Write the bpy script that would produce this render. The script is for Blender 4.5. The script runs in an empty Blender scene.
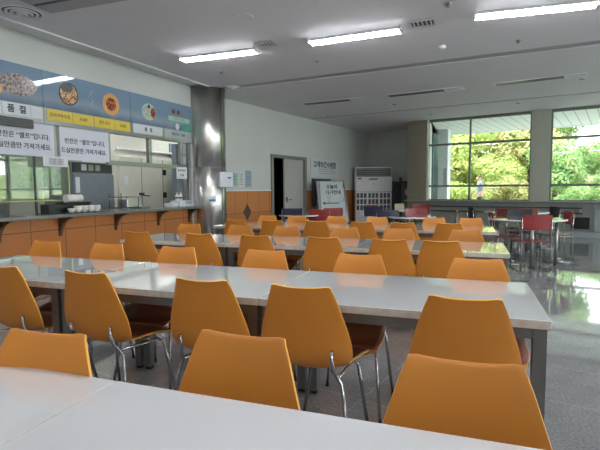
import bpy, bmesh, math, random
import numpy as np
from mathutils import Vector, Matrix
random.seed(7); PI = math.pi
sc = bpy.context.scene
C = sc.collection

# ------------------------------------------------------------------ materials
def mat(name, col, rough=.5, metal=0., var=0., scale=8., bump=0., spec=.5, col2=None, coat=0.):
    m = bpy.data.materials.new(name); m.use_nodes = True
    nt = m.node_tree; b = nt.nodes['Principled BSDF']
    b.inputs['Base Color'].default_value = (*col, 1); b.inputs['Roughness'].default_value = rough
    b.inputs['Metallic'].default_value = metal; b.inputs['Specular IOR Level'].default_value = spec
    b.inputs['Coat Weight'].default_value = coat
    tc = nt.nodes.new('ShaderNodeTexCoord')
    nz = nt.nodes.new('ShaderNodeTexNoise'); nz.inputs['Scale'].default_value = scale; nz.inputs['Detail'].default_value = 4
    nt.links.new(tc.outputs['Object'], nz.inputs['Vector'])
    if var or col2:
        r = nt.nodes.new('ShaderNodeValToRGB')
        c2 = col2 or tuple(min(1, c * (1 + var)) for c in col); c1 = col if col2 else tuple(c * (1 - var) for c in col)
        r.color_ramp.elements[0].position = .35; r.color_ramp.elements[1].position = .65
        r.color_ramp.elements[0].color = (*c1, 1); r.color_ramp.elements[1].color = (*c2, 1)
        nt.links.new(nz.outputs['Fac'], r.inputs['Fac']); nt.links.new(r.outputs['Color'], b.inputs['Base Color'])
    if bump:
        bp = nt.nodes.new('ShaderNodeBump'); bp.inputs['Strength'].default_value = bump; bp.inputs['Distance'].default_value = .01
        nt.links.new(nz.outputs['Fac'], bp.inputs['Height']); nt.links.new(bp.outputs['Normal'], b.inputs['Normal'])
    return m

def emit(name, col, s):
    m = bpy.data.materials.new(name); m.use_nodes = True; nt = m.node_tree; nt.nodes.clear()
    e = nt.nodes.new('ShaderNodeEmission'); e.inputs[0].default_value = (*col, 1); e.inputs[1].default_value = s
    o = nt.nodes.new('ShaderNodeOutputMaterial'); nt.links.new(e.outputs[0], o.inputs[0]); return m

def glass(name, tint=(.93, .97, .95), gl=.5, rough=.01):
    m = bpy.data.materials.new(name); m.use_nodes = True; nt = m.node_tree; nt.nodes.clear()
    t = nt.nodes.new('ShaderNodeBsdfTransparent'); t.inputs[0].default_value = (*tint, 1)
    g = nt.nodes.new('ShaderNodeBsdfGlossy'); g.inputs['Roughness'].default_value = rough
    f = nt.nodes.new('ShaderNodeFresnel'); f.inputs[0].default_value = 1.5
    mu = nt.nodes.new('ShaderNodeMath'); mu.operation = 'MULTIPLY'; mu.inputs[1].default_value = gl
    nt.links.new(f.outputs[0], mu.inputs[0])
    mx = nt.nodes.new('ShaderNodeMixShader'); o = nt.nodes.new('ShaderNodeOutputMaterial')
    nt.links.new(mu.outputs[0], mx.inputs[0]); nt.links.new(t.outputs[0], mx.inputs[1]); nt.links.new(g.outputs[0], mx.inputs[2])
    nt.links.new(mx.outputs[0], o.inputs[0]); return m

def tiled(name, c1, c2, mortar, w, h, msize, axis='XZ', rough=.4, off=(0, 0), speck=0., bumpy=0., rot=0., coat=0., spec=.5):
    """tile pattern of w x h metres on the plane given by axis, in object coordinates"""
    m = bpy.data.materials.new(name); m.use_nodes = True; nt = m.node_tree; b = nt.nodes['Principled BSDF']
    b.inputs['Roughness'].default_value = rough; b.inputs['Coat Weight'].default_value = coat
    b.inputs['Specular IOR Level'].default_value = spec
    tc = nt.nodes.new('ShaderNodeTexCoord'); sp = nt.nodes.new('ShaderNodeSeparateXYZ'); cb = nt.nodes.new('ShaderNodeCombineXYZ')
    nt.links.new(tc.outputs['Object'], sp.inputs[0])
    nt.links.new(sp.outputs[axis[0]], cb.inputs[0]); nt.links.new(sp.outputs[axis[1]], cb.inputs[1])
    mp = nt.nodes.new('ShaderNodeMapping'); mp.inputs['Location'].default_value = (-off[0], -off[1], 0)
    mp.inputs['Rotation'].default_value = (0, 0, rot)
    nt.links.new(cb.outputs[0], mp.inputs[0])
    br = nt.nodes.new('ShaderNodeTexBrick'); br.offset = 0; br.inputs['Scale'].default_value = 1
    br.inputs['Brick Width'].default_value = w; br.inputs['Row Height'].default_value = h
    br.inputs['Mortar Size'].default_value = msize; br.inputs['Mortar Smooth'].default_value = .1
    br.inputs['Color1'].default_value = (*c1, 1); br.inputs['Color2'].default_value = (*c2, 1); br.inputs['Mortar'].default_value = (*mortar, 1)
    nt.links.new(mp.outputs[0], br.inputs[0]); out = br.outputs['Color']
    if speck:
        nz = nt.nodes.new('ShaderNodeTexNoise'); nz.inputs['Scale'].default_value = 70; nz.inputs['Detail'].default_value = 3
        nt.links.new(tc.outputs['Object'], nz.inputs[0])
        n2 = nt.nodes.new('ShaderNodeTexNoise'); n2.inputs['Scale'].default_value = 6; nt.links.new(tc.outputs['Object'], n2.inputs[0])
        ad = nt.nodes.new('ShaderNodeMath'); ad.operation = 'MULTIPLY_ADD'; ad.inputs[1].default_value = .35
        nt.links.new(n2.outputs[0], ad.inputs[0]); nt.links.new(nz.outputs[0], ad.inputs[2])
        rr = nt.nodes.new('ShaderNodeMapRange'); rr.inputs[1].default_value = .45; rr.inputs[2].default_value = .9
        rr.inputs[3].default_value = 1 - speck; rr.inputs[4].default_value = 1 + speck
        nt.links.new(ad.outputs[0], rr.inputs[0])
        mu = nt.nodes.new('ShaderNodeVectorMath'); mu.operation = 'SCALE'
        nt.links.new(out, mu.inputs[0]); nt.links.new(rr.outputs[0], mu.inputs['Scale']); out = mu.outputs[0]
    nt.links.new(out, b.inputs['Base Color']); return m

M = {}
M['ceil'] = mat('painted_ceiling', (.76, .74, .765), .75, var=.02, scale=1.2)
M['joint1'] = mat('grey_joint_profile', (.42, .41, .43), .7, var=.03)
M['joint2'] = mat('dark_joint_profile', (.10, .10, .10), .7, var=.03)
M['recess'] = mat('ceiling_recess', (.3, .3, .31), .8, var=.03)
M['wall'] = mat('cream_wall', (.62, .635, .60), .7, var=.025, scale=1.5)
M['whitetrim'] = mat('white_trim', (.8, .8, .8), .4, var=.02)
M['panel'] = tiled('orange_panels', (.56, .20, .055), (.52, .18, .048), (.2, .07, .025), .52, 3.0, .006, off=(1.57, .70), rough=.35)
M['wains'] = tiled('orange_wainscot', (.56, .205, .06), (.52, .185, .052), (.22, .08, .03), .45, 3.0, .006, off=(-.09, .68), rough=.4)
M['floor'] = tiled('granite_tile', (.25, .25, .255), (.235, .235, .24), (.33, .33, .33), .6, .6, .004, axis='XY', rough=.04, speck=.3, rot=math.radians(14.5), spec=.6)
M['steel'] = mat('stainless_cladding', (.62, .61, .575), .3, 1., var=.05, scale=3.0, bump=.25)
M['alu'] = mat('aluminium', (.38, .39, .385), .3, .9, var=.04)
M['chrome'] = mat('chrome_tube', (.48, .48, .49), .12, 1., var=.03)
M['tsteel'] = mat('grey_steel_frame', (.2, .195, .19), .35, .6, var=.06)
M['laminate'] = mat('white_laminate', (.68, .69, .69), .045, var=.012, scale=3, spec=.8, coat=1.)
M['edge'] = mat('worn_edge_band', (.66, .62, .55), .4, scale=30, col2=(.56, .51, .44))
M['orange'] = mat('orange_plastic', (.63, .235, .034), .34, var=.035, scale=4, spec=.45)
M['orim'] = mat('orange_rim_highlight', (.82, .40, .06), .35, var=.04)  # lighter orange paints the specular highlight along the shell rim
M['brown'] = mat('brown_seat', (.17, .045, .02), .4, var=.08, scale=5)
M['red'] = mat('red_plastic', (.27, .035, .035), .22, var=.05)
M['maroon'] = mat('maroon_plastic', (.16, .04, .03), .3, var=.05)
M['navy'] = mat('navy_plastic', (.03, .03, .06), .3, var=.05)
M['slate'] = mat('slate_plastic', (.022, .028, .036), .6, var=.05)
M['beige'] = mat('beige_plastic', (.42, .36, .24), .4, var=.05)
M['black'] = mat('black_plastic', (.012, .012, .014), .35, var=.1)
M['dark'] = mat('dark_grey', (.05, .052, .055), .4, var=.1)
M['olive'] = mat('olive_column_cladding', (.42, .44, .36), .45, var=.03)
M['tan'] = mat('tan_column_cladding', (.27, .24, .17), .45, var=.03)
M['parapet'] = mat('grey_green_panel', (.29, .305, .27), .35, var=.05, scale=2)
M['rail'] = mat('dark_rail', (.06, .07, .065), .4, .3, var=.05)
M['mull'] = mat('window_frame_paint', (.17, .2, .175), .4, var=.04)
M['glass'] = glass('window_glass', gl=.35)
M['kglass'] = glass('kitchen_glass', tint=(.9, .95, .9), gl=3.5, rough=.015)
M['door'] = mat('door_leaf_grey', (.46, .46, .43), .4, var=.02)
M['doorframe'] = mat('door_frame_taupe', (.22, .215, .195), .4, var=.03)
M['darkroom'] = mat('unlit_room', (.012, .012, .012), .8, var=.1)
M['cooler'] = mat('cold_room_cream', (.62, .61, .52), .4, var=.02)
M['kwall'] = mat('kitchen_wall', (.5, .52, .49), .5, var=.03)
M['fridge'] = mat('fridge_blue_grey', (.17, .195, .225), .4, .1, var=.04)
M['yellowtrim'] = mat('yellow_green_edge', (.5, .53, .17), .4, var=.05)
M['paper'] = mat('white_paper', (.66, .68, .70), .6, var=.012, scale=2)
M['banner'] = mat('white_banner', (.62, .63, .70), .55, var=.012, scale=2)
M['ink'] = mat('black_ink', (.02, .02, .025), .6, var=.1)
M['greyink'] = mat('grey_ink', (.2, .2, .22), .6, var=.1)
M['blueink'] = mat('blue_print', (.05, .22, .42), .5, var=.1)
M['yellow'] = mat('yellow_card', (.66, .50, .07), .45, var=.04, scale=3)
M['cardwhite'] = mat('white_card', (.6, .62, .66), .45, var=.02)
M['cardgrey'] = mat('grey_card', (.38, .42, .44), .45, var=.05)
M['china'] = mat('white_china', (.72, .71, .66), .25, var=.02)
M['counter'] = mat('dark_stone_counter', (.13, .13, .135), .2, col2=(.2, .2, .205), scale=60)
M['bracket'] = mat('brown_bracket', (.13, .085, .055), .4, .3, var=.08)
M['diamond'] = mat('brown_diamond_tile', (.1, .045, .04), .4, var=.06)
M['acwhite'] = mat('ac_case_white', (.78, .77, .76), .4, var=.02)
M['board'] = mat('whiteboard_surface', (.6, .65, .66), .3, var=.015, scale=1.5)
M['green'] = mat('green_print', (.05, .3, .2), .45, var=.1)
M['soffit'] = tiled('slatted_soffit', (.74, .78, .76), (.72, .76, .74), (.36, .38, .38), .26, 30., .012, axis='XY', rough=.7, rot=.0)
M['extwall'] = mat('exterior_white_render', (.7, .71, .74), .7, var=.03)
M['extglass'] = mat('exterior_blue_glazing', (.16, .24, .28), .1, 0, var=.12, scale=1)
M['ground'] = mat('paving_outside', (.6, .6, .57), .8, var=.06, scale=2)
M['hill'] = mat('hillside_grass', (.16, .24, .08), .9, scale=.7, col2=(.3, .3, .14))
M['bark'] = mat('bark', (.09, .07, .05), .9, var=.3)
M['skin'] = mat('skin', (.5, .28, .19), .5, var=.03)
M['shirt'] = mat('grey_blue_shirt', (.22, .27, .34), .8, var=.08)
M['trouser'] = mat('dark_trousers', (.06, .065, .07), .8, var=.1)
M['hair'] = mat('black_hair', (.02, .018, .016), .6, var=.2)
M['lamp'] = emit('lit_tube', (.93, .95, 1.), 31)
M['klamp'] = emit('lit_kitchen_tube', (.92, .96, 1.), 40)
M['spot'] = mat('downlight_glass', (.7, .7, .7), .2, var=.02)

def gradient_mat(name, stops, z0, z1, rough=.08):
    m = bpy.data.materials.new(name); m.use_nodes = True; nt = m.node_tree; b = nt.nodes['Principled BSDF']
    b.inputs['Roughness'].default_value = rough
    tc = nt.nodes.new('ShaderNodeTexCoord'); sp = nt.nodes.new('ShaderNodeSeparateXYZ'); nt.links.new(tc.outputs['Object'], sp.inputs[0])
    nz = nt.nodes.new('ShaderNodeTexNoise'); nz.inputs['Scale'].default_value = 3; nt.links.new(tc.outputs['Object'], nz.inputs[0])
    ad = nt.nodes.new('ShaderNodeMath'); ad.operation = 'MULTIPLY_ADD'; ad.inputs[1].default_value = .14
    nt.links.new(nz.outputs[0], ad.inputs[0]); nt.links.new(sp.outputs['Z'], ad.inputs[2])
    mr = nt.nodes.new('ShaderNodeMapRange'); mr.inputs[1].default_value = z0 + .07; mr.inputs[2].default_value = z1 + .07
    nt.links.new(ad.outputs[0], mr.inputs[0])
    r = nt.nodes.new('ShaderNodeValToRGB'); nt.links.new(mr.outputs[0], r.inputs[0])
    e = r.color_ramp.elements; e[0].position, e[0].color = stops[0][0], (*stops[0][1], 1); e[1].position, e[1].color = stops[-1][0], (*stops[-1][1], 1)
    for p, c in stops[1:-1]:
        q = e.new(p); q.color = (*c, 1)
    nt.links.new(r.outputs[0], b.inputs['Base Color']); return m
M['menu'] = gradient_mat('printed_blue_landscape', [(0, (.13, .18, .25)), (.25, (.27, .33, .39)), (.5, (.19, .275, .37)), (1, (.21, .30, .41))], 2.33, 2.82, rough=.04)

def food(name, cols, scale=40):
    m = bpy.data.materials.new(name); m.use_nodes = True; nt = m.node_tree; b = nt.nodes['Principled BSDF']; b.inputs['Roughness'].default_value = .2
    tc = nt.nodes.new('ShaderNodeTexCoord'); v = nt.nodes.new('ShaderNodeTexNoise'); v.inputs['Scale'].default_value = scale; v.inputs['Detail'].default_value = 3
    nt.links.new(tc.outputs['Object'], v.inputs[0]); r = nt.nodes.new('ShaderNodeValToRGB'); nt.links.new(v.outputs[0], r.inputs[0])
    r.color_ramp.interpolation = 'LINEAR'; e = r.color_ramp.elements
    e[0].position, e[0].color = .35, (*cols[0], 1); e[1].position, e[1].color = .65, (*cols[-1], 1)
    for i, c in enumerate(cols[1:-1]):
        q = e.new(.35 + .3 * (i + 1) / (len(cols) - 1)); q.color = (*c, 1)
    nt.links.new(r.outputs[0], b.inputs['Base Color']); return m
M['food_seed'] = food('grain_dish_print', [(.06, .04, .04), (.25, .2, .18), (.5, .42, .38)], 30)
M['food_noodle'] = food('noodle_dish_print', [(.12, .05, .02), (.55, .28, .12), (.7, .55, .35)], 45)
M['food_red'] = food('red_dish_print', [(.08, .02, .02), (.35, .08, .04), (.5, .2, .1)], 35)
M['food_rice'] = food('rice_dish_print', [(.2, .25, .2), (.5, .52, .48), (.62, .62, .58)], 45)
M['ringorange'] = mat('orange_plate_print', (.62, .33, .12), .3, var=.05)
M['ringgreen'] = mat('green_plate_print', (.35, .55, .4), .3, var=.05)

# ------------------------------------------------------------------ mesh building
class MB:
    def __init__(s): s.bm = bmesh.new()
    def box(s, x0, x1, y0, y1, z0, z1, mi=0):
        v = [s.bm.verts.new((x, y, z)) for x in (x0, x1) for y in (y0, y1) for z in (z0, z1)]
        for f in ((0, 1, 3, 2), (4, 6, 7, 5), (0, 4, 5, 1), (2, 3, 7, 6), (0, 2, 6, 4), (1, 5, 7, 3)):
            q = s.bm.faces.new([v[i] for i in f]); q.material_index = mi
        return s
    def prism(s, pts, h0, h1, axis='Z', mi=0):
        def P(a, b, h): return (a, b, h) if axis == 'Z' else ((a, h, b) if axis == 'Y' else (h, a, b))
        A = [s.bm.verts.new(P(a, b, h0)) for a, b in pts]; B = [s.bm.verts.new(P(a, b, h1)) for a, b in pts]
        n = len(pts); fs = [s.bm.faces.new(A[::-1]), s.bm.faces.new(B)]
        for i in range(n): fs.append(s.bm.faces.new((A[i], A[(i + 1) % n], B[(i + 1) % n], B[i])))
        for f in fs: f.material_index = mi
        return s
    def lathe(s, prof, c=(0, 0, 0), n=24, mi=0, smooth=True):
        rings = []
        for r, z in prof:
            rings.append([s.bm.verts.new((c[0] + r * math.cos(2 * PI * i / n), c[1] + r * math.sin(2 * PI * i / n), c[2] + z)) for i in range(n)])
        for a, b in zip(rings, rings[1:]):
            for i in range(n):
                f = s.bm.faces.new((a[i], a[(i + 1) % n], b[(i + 1) % n], b[i])); f.smooth = smooth; f.material_index = mi
        s.bm.faces.new(rings[0][::-1]).material_index = mi; s.bm.faces.new(rings[-1]).material_index = mi
        return s
    def disc(s, cx, cz, rx, rz, y0, y1, n=32, mi=0, inner=None):
        pts = [(cx + rx * math.cos(2 * PI * i / n), cz + rz * math.sin(2 * PI * i / n)) for i in range(n)]
        return s.prism(pts, y0, y1, 'Y', mi)
    def tube(s, path, r, n=8, mi=0):
        P = [Vector(p) for p in path]; rings = []
        for i, p in enumerate(P):
            d = ((P[i] - P[i - 1]).normalized() if i else Vector()) + ((P[i + 1] - P[i]).normalized() if i < len(P) - 1 else Vector())
            d.normalize(); a = d.cross(Vector((.13, .27, .95)) if abs(d.z) < .9 else Vector((1, .05, .1))).normalized(); b = d.cross(a)
            rings.append([s.bm.verts.new(p + r * (a * math.cos(2 * PI * k / n) + b * math.sin(2 * PI * k / n))) for k in range(n)])
        for a, b in zip(rings, rings[1:]):
            # match closest start vertex to avoid twisting
            j = min(range(n), key=lambda k: (a[0].co - b[k].co).length)
            b[:] = b[j:] + b[:j]
            if (a[1].co - b[1].co).length > (a[1].co - b[-1].co).length: b[:] = [b[0]] + b[1:][::-1]
            for k in range(n):
                f = s.bm.faces.new((a[k], a[(k + 1) % n], b[(k + 1) % n], b[k])); f.smooth = True; f.material_index = mi
        s.bm.faces.new(rings[0]); s.bm.faces.new(rings[-1]); return s
    def build(s, name, m, parent=None, bevel=0, seg=2, loc=None, rz=None):
        bmesh.ops.recalc_face_normals(s.bm, faces=s.bm.faces)
        me = bpy.data.meshes.new(name); s.bm.to_mesh(me); s.bm.free()
        for q in (m if isinstance(m, (list, tuple)) else [m]): me.materials.append(q)
        o = bpy.data.objects.new(name, me); C.objects.link(o)
        if parent: o.parent = parent
        if loc is not None: o.location = loc
        if rz is not None: o.rotation_euler.z = rz
        if bevel:
            b = o.modifiers.new('bevel', 'BEVEL'); b.width = bevel; b.segments = seg; b.limit_method = 'ANGLE'
        return o

def thing(name, label, cat, loc=(0, 0, 0), rz=0, group=None):
    o = bpy.data.objects.new(name, None); C.objects.link(o); o.empty_display_size = .1
    o.location = loc; o.rotation_euler = (0, 0, rz); o['label'] = label; o['category'] = cat
    if group: o['group'] = group
    return o
def tag(o, label, cat, group=None, kind=None):
    o['label'] = label; o['category'] = cat
    if group: o['group'] = group
    if kind: o['kind'] = kind
    return o
def struct(o): o['kind'] = 'structure'; return o
def dup(root, loc, rz, label, group=None):
    r = root.copy(); C.objects.link(r); r.location = loc; r.rotation_euler = (0, 0, rz); r['label'] = label
    if group: r['group'] = group
    for ch in list(root.children):
        c = ch.copy(); C.objects.link(c); c.parent = r
        for g in ch.children:
            d = g.copy(); C.objects.link(d); d.parent = c
    return r
def text(body, size, m, parent, x, y, z, name='lettering', align='CENTER', sx=1., bold=0., rot=0.):
    cu = bpy.data.curves.new(name, 'FONT'); cu.body = body; cu.size = size; cu.align_x = align; cu.align_y = 'CENTER'; cu.extrude = .0008
    cu.offset = bold; cu.materials.append(m)
    o = bpy.data.objects.new(name, cu); C.objects.link(o); o.parent = parent
    o.location = (x, y, z); o.rotation_euler = (PI / 2, rot, 0); o.scale = (sx, 1, 1); return o

# wall frames: local x runs along the wall, local y points out of the room
FR = {k: (Vector((*a, 0)), math.atan2(b[1] - a[1], b[0] - a[0])) for k, (a, b) in {
    'A': ((-5.42, 3.5), (-5.02, 8.4)), 'B': ((-4.97, 9.1), (-3.37, 16.9)), 'W': ((-1.09, 14.28), (3.0, 13.22)), 'C': ((-3.37, 16.9), (-1.7, 16.0))}.items()}
def fr(k, x=0, y=0, z=0):
    o, a = FR[k]; return (o.x + x * math.cos(a) - y * math.sin(a), o.y + x * math.sin(a) + y * math.cos(a), z)
def rz(k): return FR[k][1]
H = 3.2

# ------------------------------------------------------------------ setting
o = struct(MB().prism([(-6.2, -5.2), (9, -5.2), (9, 11.45), (-1.0, 14.45), (-1.2, 16.2), (-3.4, 17.4), (-6.2, 10)], -.12, 0).build('floor', M['floor']))
# ceiling in three slabs parted by two recessed joints
def gy1(x): return 8.11 - .123 * (x + 2.86)
def gy2(x): return 12.6 - .2 * (x + 3.29)
trimX = lambda y: -5.10 + (y - 2.2) * (.075)
m = MB()
g, g2 = .12, .06
def trim_at(y): return -4.98 + (y - 3.99) * (.36 / 4.44)
m.prism([(trim_at(-5.2), -5.2), (8.2, -5.2), (8.2, gy1(8.2) - g), (trim_at(8.3), gy1(-4.6) - g)], H, H + .1)
m.prism([(-6.4, gy1(-6.4) + g), (8.2, gy1(8.2) + g), (8.2, gy2(8.2) - g2), (-6.4, gy2(-6.4) - g2)], H, H + .1)
m.prism([(-6.4, gy2(-6.4) + g2), (8.2, gy2(8.2) + g2), (8.2, 12.0), (-1.0, 14.36), (-6.4, 14.36)], H, H + .1)
m.prism([(-6.4, 14.36), (-1.0, 14.36), (-1.0, 17.6), (-6.4, 17.6)], H, H + .1)
struct(m.build('ceiling', M['ceil']))
m = MB()
m.prism([(-4.7, gy1(-4.7) - g), (8.2, gy1(8.2) - g), (8.2, gy1(8.2) + g), (-4.7, gy1(-4.7) + g)], H + .012, H + .09)
struct(m.build('trim_7', M['joint1']))
m = MB()
m.prism([(-5.2, gy2(-5.2) - g2), (8.2, gy2(8.2) - g2), (8.2, gy2(8.2) + g2), (-5.2, gy2(-5.2) + g2)], H + .012, H + .09)
struct(m.build('trim_8', M['joint2']))
m = MB(); m.box(-6.6, 8.4, -5.3, 17.6, H + .1, H + .16)
struct(m.build('ceiling_recess_back', M['recess']))
m = MB(); m.prism([(-6.3, -5.2), (trim_at(-5.2) - .02, -5.2), (trim_at(8.2) - .02, 8.2), (-6.3, 8.2)], H + .035, H + .09)
struct(m.build('ceiling_edge_strip', M['ceil']))
m = MB(); m.prism([(trim_at(-5.2) - .02, -5.2), (trim_at(-5.2) + .012, -5.2), (trim_at(8.1) + .012, 8.1), (trim_at(8.1) - .02, 8.1)], H - .02, H + .1)
struct(m.build('trim_1', M['whitetrim']))

# wall A (serving wall): lower panel, upper band, solid run before the opening
S0 = -3.0
m = MB(); m.box(S0, 5.2, 0, .12, 2.26, H + .1)
m.box(-9.2, S0, 0, .12, 0, H + .1); m.box(4.45, 5.2, 0, .12, 0, 2.26)
struct(m.build('wall_left', M['wall'], loc=fr('A'), rz=rz('A')))
m = MB(); m.box(S0, 4.45, 0, .1, 0, .88)
struct(m.build('wall_left_counter_panel', M['panel'], loc=fr('A'), rz=rz('A')))
m = MB(); m.box(S0, 4.5, -.002, .004, .697, .703)
struct(m.build('trim_2', M['diamond'], loc=fr('A'), rz=rz('A')))
# wall B with the double door opening
m = MB(); m.box(-.4, 1.84, 0, .12, 1.2, H + .1); m.box(1.84, 3.46, 0, .12, 2.06, H + .1); m.box(3.46, 8.1, 0, .12, 1.2, H + .1)
struct(m.build('wall_left_far', M['wall'], loc=fr('B'), rz=rz('B')))
m = MB(); m.box(-.4, 1.84, 0, .12, 0, 1.2); m.box(3.46, 8.1, 0, .12, 0, 1.2)
struct(m.build('wall_left_far_wainscot', M['wains'], loc=fr('B'), rz=rz('B')))
m = MB(); m.box(-.05, 1.8, -.015, 0, 1.19, 1.215); m.box(3.5, 7.95, -.015, 0, 1.19, 1.215)
struct(m.build('trim_3', M['whitetrim'], loc=fr('B'), rz=rz('B')))
m = MB()
m.box(-.05, 1.8, -.003, 0, .677, .683); m.box(3.5, 7.95, -.003, 0, .677, .683)
struct(m.build('trim_4', M['diamond'], loc=fr('B'), rz=rz('B')))
o = MB().prism([(.79, .52), (.935, .705), (.79, .89), (.645, .705)], -.012, 0, 'Y').build('wall_tile', M['diamond'], loc=fr('B'), rz=rz('B'))
tag(o, 'brown diamond tile set in the orange wainscot left of the door', 'tile')
# back of the corner: wall C, wainscot, return wall by the window
m = MB(); m.box(-.1, 2.45, 0, .12, 1.2, H + .1)
struct(m.build('wall_back', M['wall'], loc=fr('C'), rz=rz('C')))
m = MB(); m.box(-.1, 2.45, 0, .12, 0, 1.2)
struct(m.build('wall_back_wainscot', M['wains'], loc=fr('C'), rz=rz('C')))
struct(MB().prism([(-1.16, 14.3), (-1.04, 14.3), (-1.08, 15.9), (-1.22, 15.9)], 0, H + .1).build('wall_return', M['wall']))
struct(MB().box(-6.2, 8.2, -5.3, -5.15, 0, H + .1).build('wall_rear', M['wall']))

# door in wall B
m = MB(); m.box(1.77, 1.87, -.03, .13, 0, 2.11); m.box(3.42, 3.52, -.03, .13, 0, 2.11); m.box(1.77, 3.52, -.03, .13, 2.03, 2.11)
struct(m.build('door_1_frame', M['doorframe'], loc=fr('B'), rz=rz('B')))
d = MB().box(2.46, 3.42, .04, .08, .01, 2.03).build('door_1', M['door'], loc=fr('B'), rz=rz('B')); struct(d)
m = MB(); m.tube([(2.56, .04, .95), (2.56, -.02, .95), (2.70, -.03, .95)], .012); m.box(2.52, 2.6, .03, .04, .88, 1.02)
h = m.build('door_handle', M['chrome'], d)
d2 = MB().box(0, .56, -.02, .02, .01, 2.03).build('door_2', M['door'], loc=fr('B', 1.88, .12), rz=rz('B') + math.radians(86)); struct(d2)
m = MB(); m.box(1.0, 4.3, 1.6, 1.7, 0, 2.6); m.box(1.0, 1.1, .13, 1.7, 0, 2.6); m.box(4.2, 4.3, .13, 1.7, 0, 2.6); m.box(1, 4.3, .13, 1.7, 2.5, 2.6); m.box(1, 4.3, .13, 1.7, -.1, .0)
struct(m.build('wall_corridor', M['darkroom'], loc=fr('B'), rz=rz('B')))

# kitchen shell behind the serving opening
m = MB()
m.box(-3.2, 6.6, 4.0, 4.1, -.1, 3.0); m.box(-3.3, -3.2, .12, 4.1, -.1, 3.0); m.box(6.5, 6.6, .12, 4.1, -.1, 3.0)
struct(m.build('wall_kitchen', M['kwall'], loc=fr('A'), rz=rz('A')))
struct(MB().box(-3.2, 6.6, .1, 4.1, -.12, -.0).build('floor_kitchen', M['kwall'], loc=fr('A'), rz=rz('A')))
struct(MB().box(-3.2, 6.6, .12, 4.1, 2.9, 3.0).build('ceiling_kitchen', M['wall'], loc=fr('A'), rz=rz('A')))
# kitchen window on its far side
# stainless column
cc = (-4.87, 8.27)
m = MB(); n = 40
m.lathe([(.345, 0), (.345, 1.66), (.34, 1.663), (.34, 1.672), (.345, 1.675), (.345, H)], (0, 0, 0), n=48)
o = m.build('pillar', M['steel'], loc=(*cc, 0)); struct(o)
ang = math.radians(-12)
m = MB(); m.box(-.004, .004, -.006, .003, 0, H)
st = m.build('pillar_seam', M['dark'], o, loc=(.345 * math.cos(ang), .345 * math.sin(ang), 0), rz=ang)
# small box and sticker on the column
t = thing('switch_box', 'pale square switch box mounted at head height on the stainless column', 'box', (cc[0] + .345 * math.cos(math.radians(-30)), cc[1] + .345 * math.sin(math.radians(-30)), 1.42), math.radians(60))
MB().box(-.0, .3, -.09, 0, -.14, .16).build('case', M['cardwhite'], t, bevel=.01)
MB().box(.17, .25, -.095, -.09, .03, .055).build('slot', M['ink'], t)
a2 = math.radians(-50)
t = thing('sticker', 'small blue and white sticker on the stainless column', 'sticker', (cc[0] + .35 * math.cos(a2), cc[1] + .35 * math.sin(a2), 1.05), a2 + PI / 2)
MB().box(-.07, .07, -.003, .003, -.06, .06).build('backing', M['paper'], t); MB().box(-.065, .065, -.0045, -.003, -.045, -.005).build('blue_band', M['blueink'], t)

# window wall: parapet, ledge, rails, frames, glass, columns
WL = 9.35
m = MB(); m.box(0, WL, -.02, .25, 0, .84)
struct(m.build('wall_window', M['parapet'], loc=fr('W'), rz=rz('W')))
struct(MB().box(-.65, WL, -.16, .25, .84, .88).build('windowsill', M['parapet'], loc=fr('W'), rz=rz('W'), bevel=.006))
def rail_bar(z, nm):
    m = MB(); m.box(-.15, 3.95, -.115, -.085, z - .018, z + .018)
    return m
t = thing('window_rail', 'dark double guard rail running along the low wall below the window', 'rail', fr('W'), rz('W'))
for z in (.71, .58): rail_bar(z, '').build('rail_bar', M['rail'], t)
for x in (-.1, 1.3, 2.7, 3.9): MB().box(x - .015, x + .015, -.1, -.02, .56, .73).build('rail_bracket', M['alu'], t)
tag(MB().box(3.0, WL, -.34, -.02, 0, .12).build('low_ledge', M['cardgrey'], loc=fr('W'), rz=rz('W'), bevel=.01), 'low pale ledge along the foot of the window wall', 'ledge')
t = thing('convector_grille', 'dark rectangular grille in the low wall below the window', 'grille', fr('W'), rz('W'))
MB().box(3.68, 4.14, -.04, -.02, .17, .5).build('frame', M['parapet'], t)
m = MB()
for k in range(9): m.box(3.71, 4.11, -.047, -.04, .2 + k * .03, .215 + k * .03)
m.box(3.71, 4.11, -.043, -.041, .19, .48); m.build('louvres', M['black'], t)
t = thing('panel_cover', 'pale grey panel on the low wall right of the dark grille', 'panel', fr('W'), rz('W'))
MB().box(4.22, 5.6, -.06, -.02, .14, .66).build('face_panel', M['cardgrey'], t, bevel=.004)
MB().box(4.2, 4.22, -.075, -.02, .14, .8).build('edge_strip', M['alu'], t)

def window(nm, s0, s1, muls, frame='W'):
    m = MB(); f = .035
    m.box(s0, s1, -.03, .05, H - .075, H + .02); m.box(s0, s1, -.03, .05, .88, .91)
    for z in (2.47, 1.285): m.box(s0, s1, -.03, .05, z - .028, z + .028)
    for x in [s0 + f / 2] + muls + [s1 - f / 2]: m.box(x - f * .6, x + f * .6, -.035, .055, .88, H)
    o = struct(m.build(nm, M['mull'], loc=fr(frame), rz=rz(frame)))
    MB().box(s0, s1, .005, .011, .9, H - .03).build('glass_pane', M['glass'], o)
    return o
window('window_1', 0, 2.76, [1.21]); window('window_2', 3.2, 6.3, [4.75]); window('window_3', 6.75, WL, [8.1])
struct(MB().box(.0, .05, -.06, -.03, .88, H).build('trim_5', M['whitetrim'], loc=fr('W'), rz=rz('W')))
for i, (x0, x1) in enumerate(((2.76, 3.2), (6.3, 6.75))):
    m = MB(); m.box(x0, x1 - .09, -.14, .2, .88, H); m.box(x1 - .085, x1 - .04, -.12, .2, .88, H); m.box(x1 - .035, x1, -.09, .2, .88, H)
    struct(m.build('pillar_window', M['olive'], loc=fr('W'), rz=rz('W')))
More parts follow.
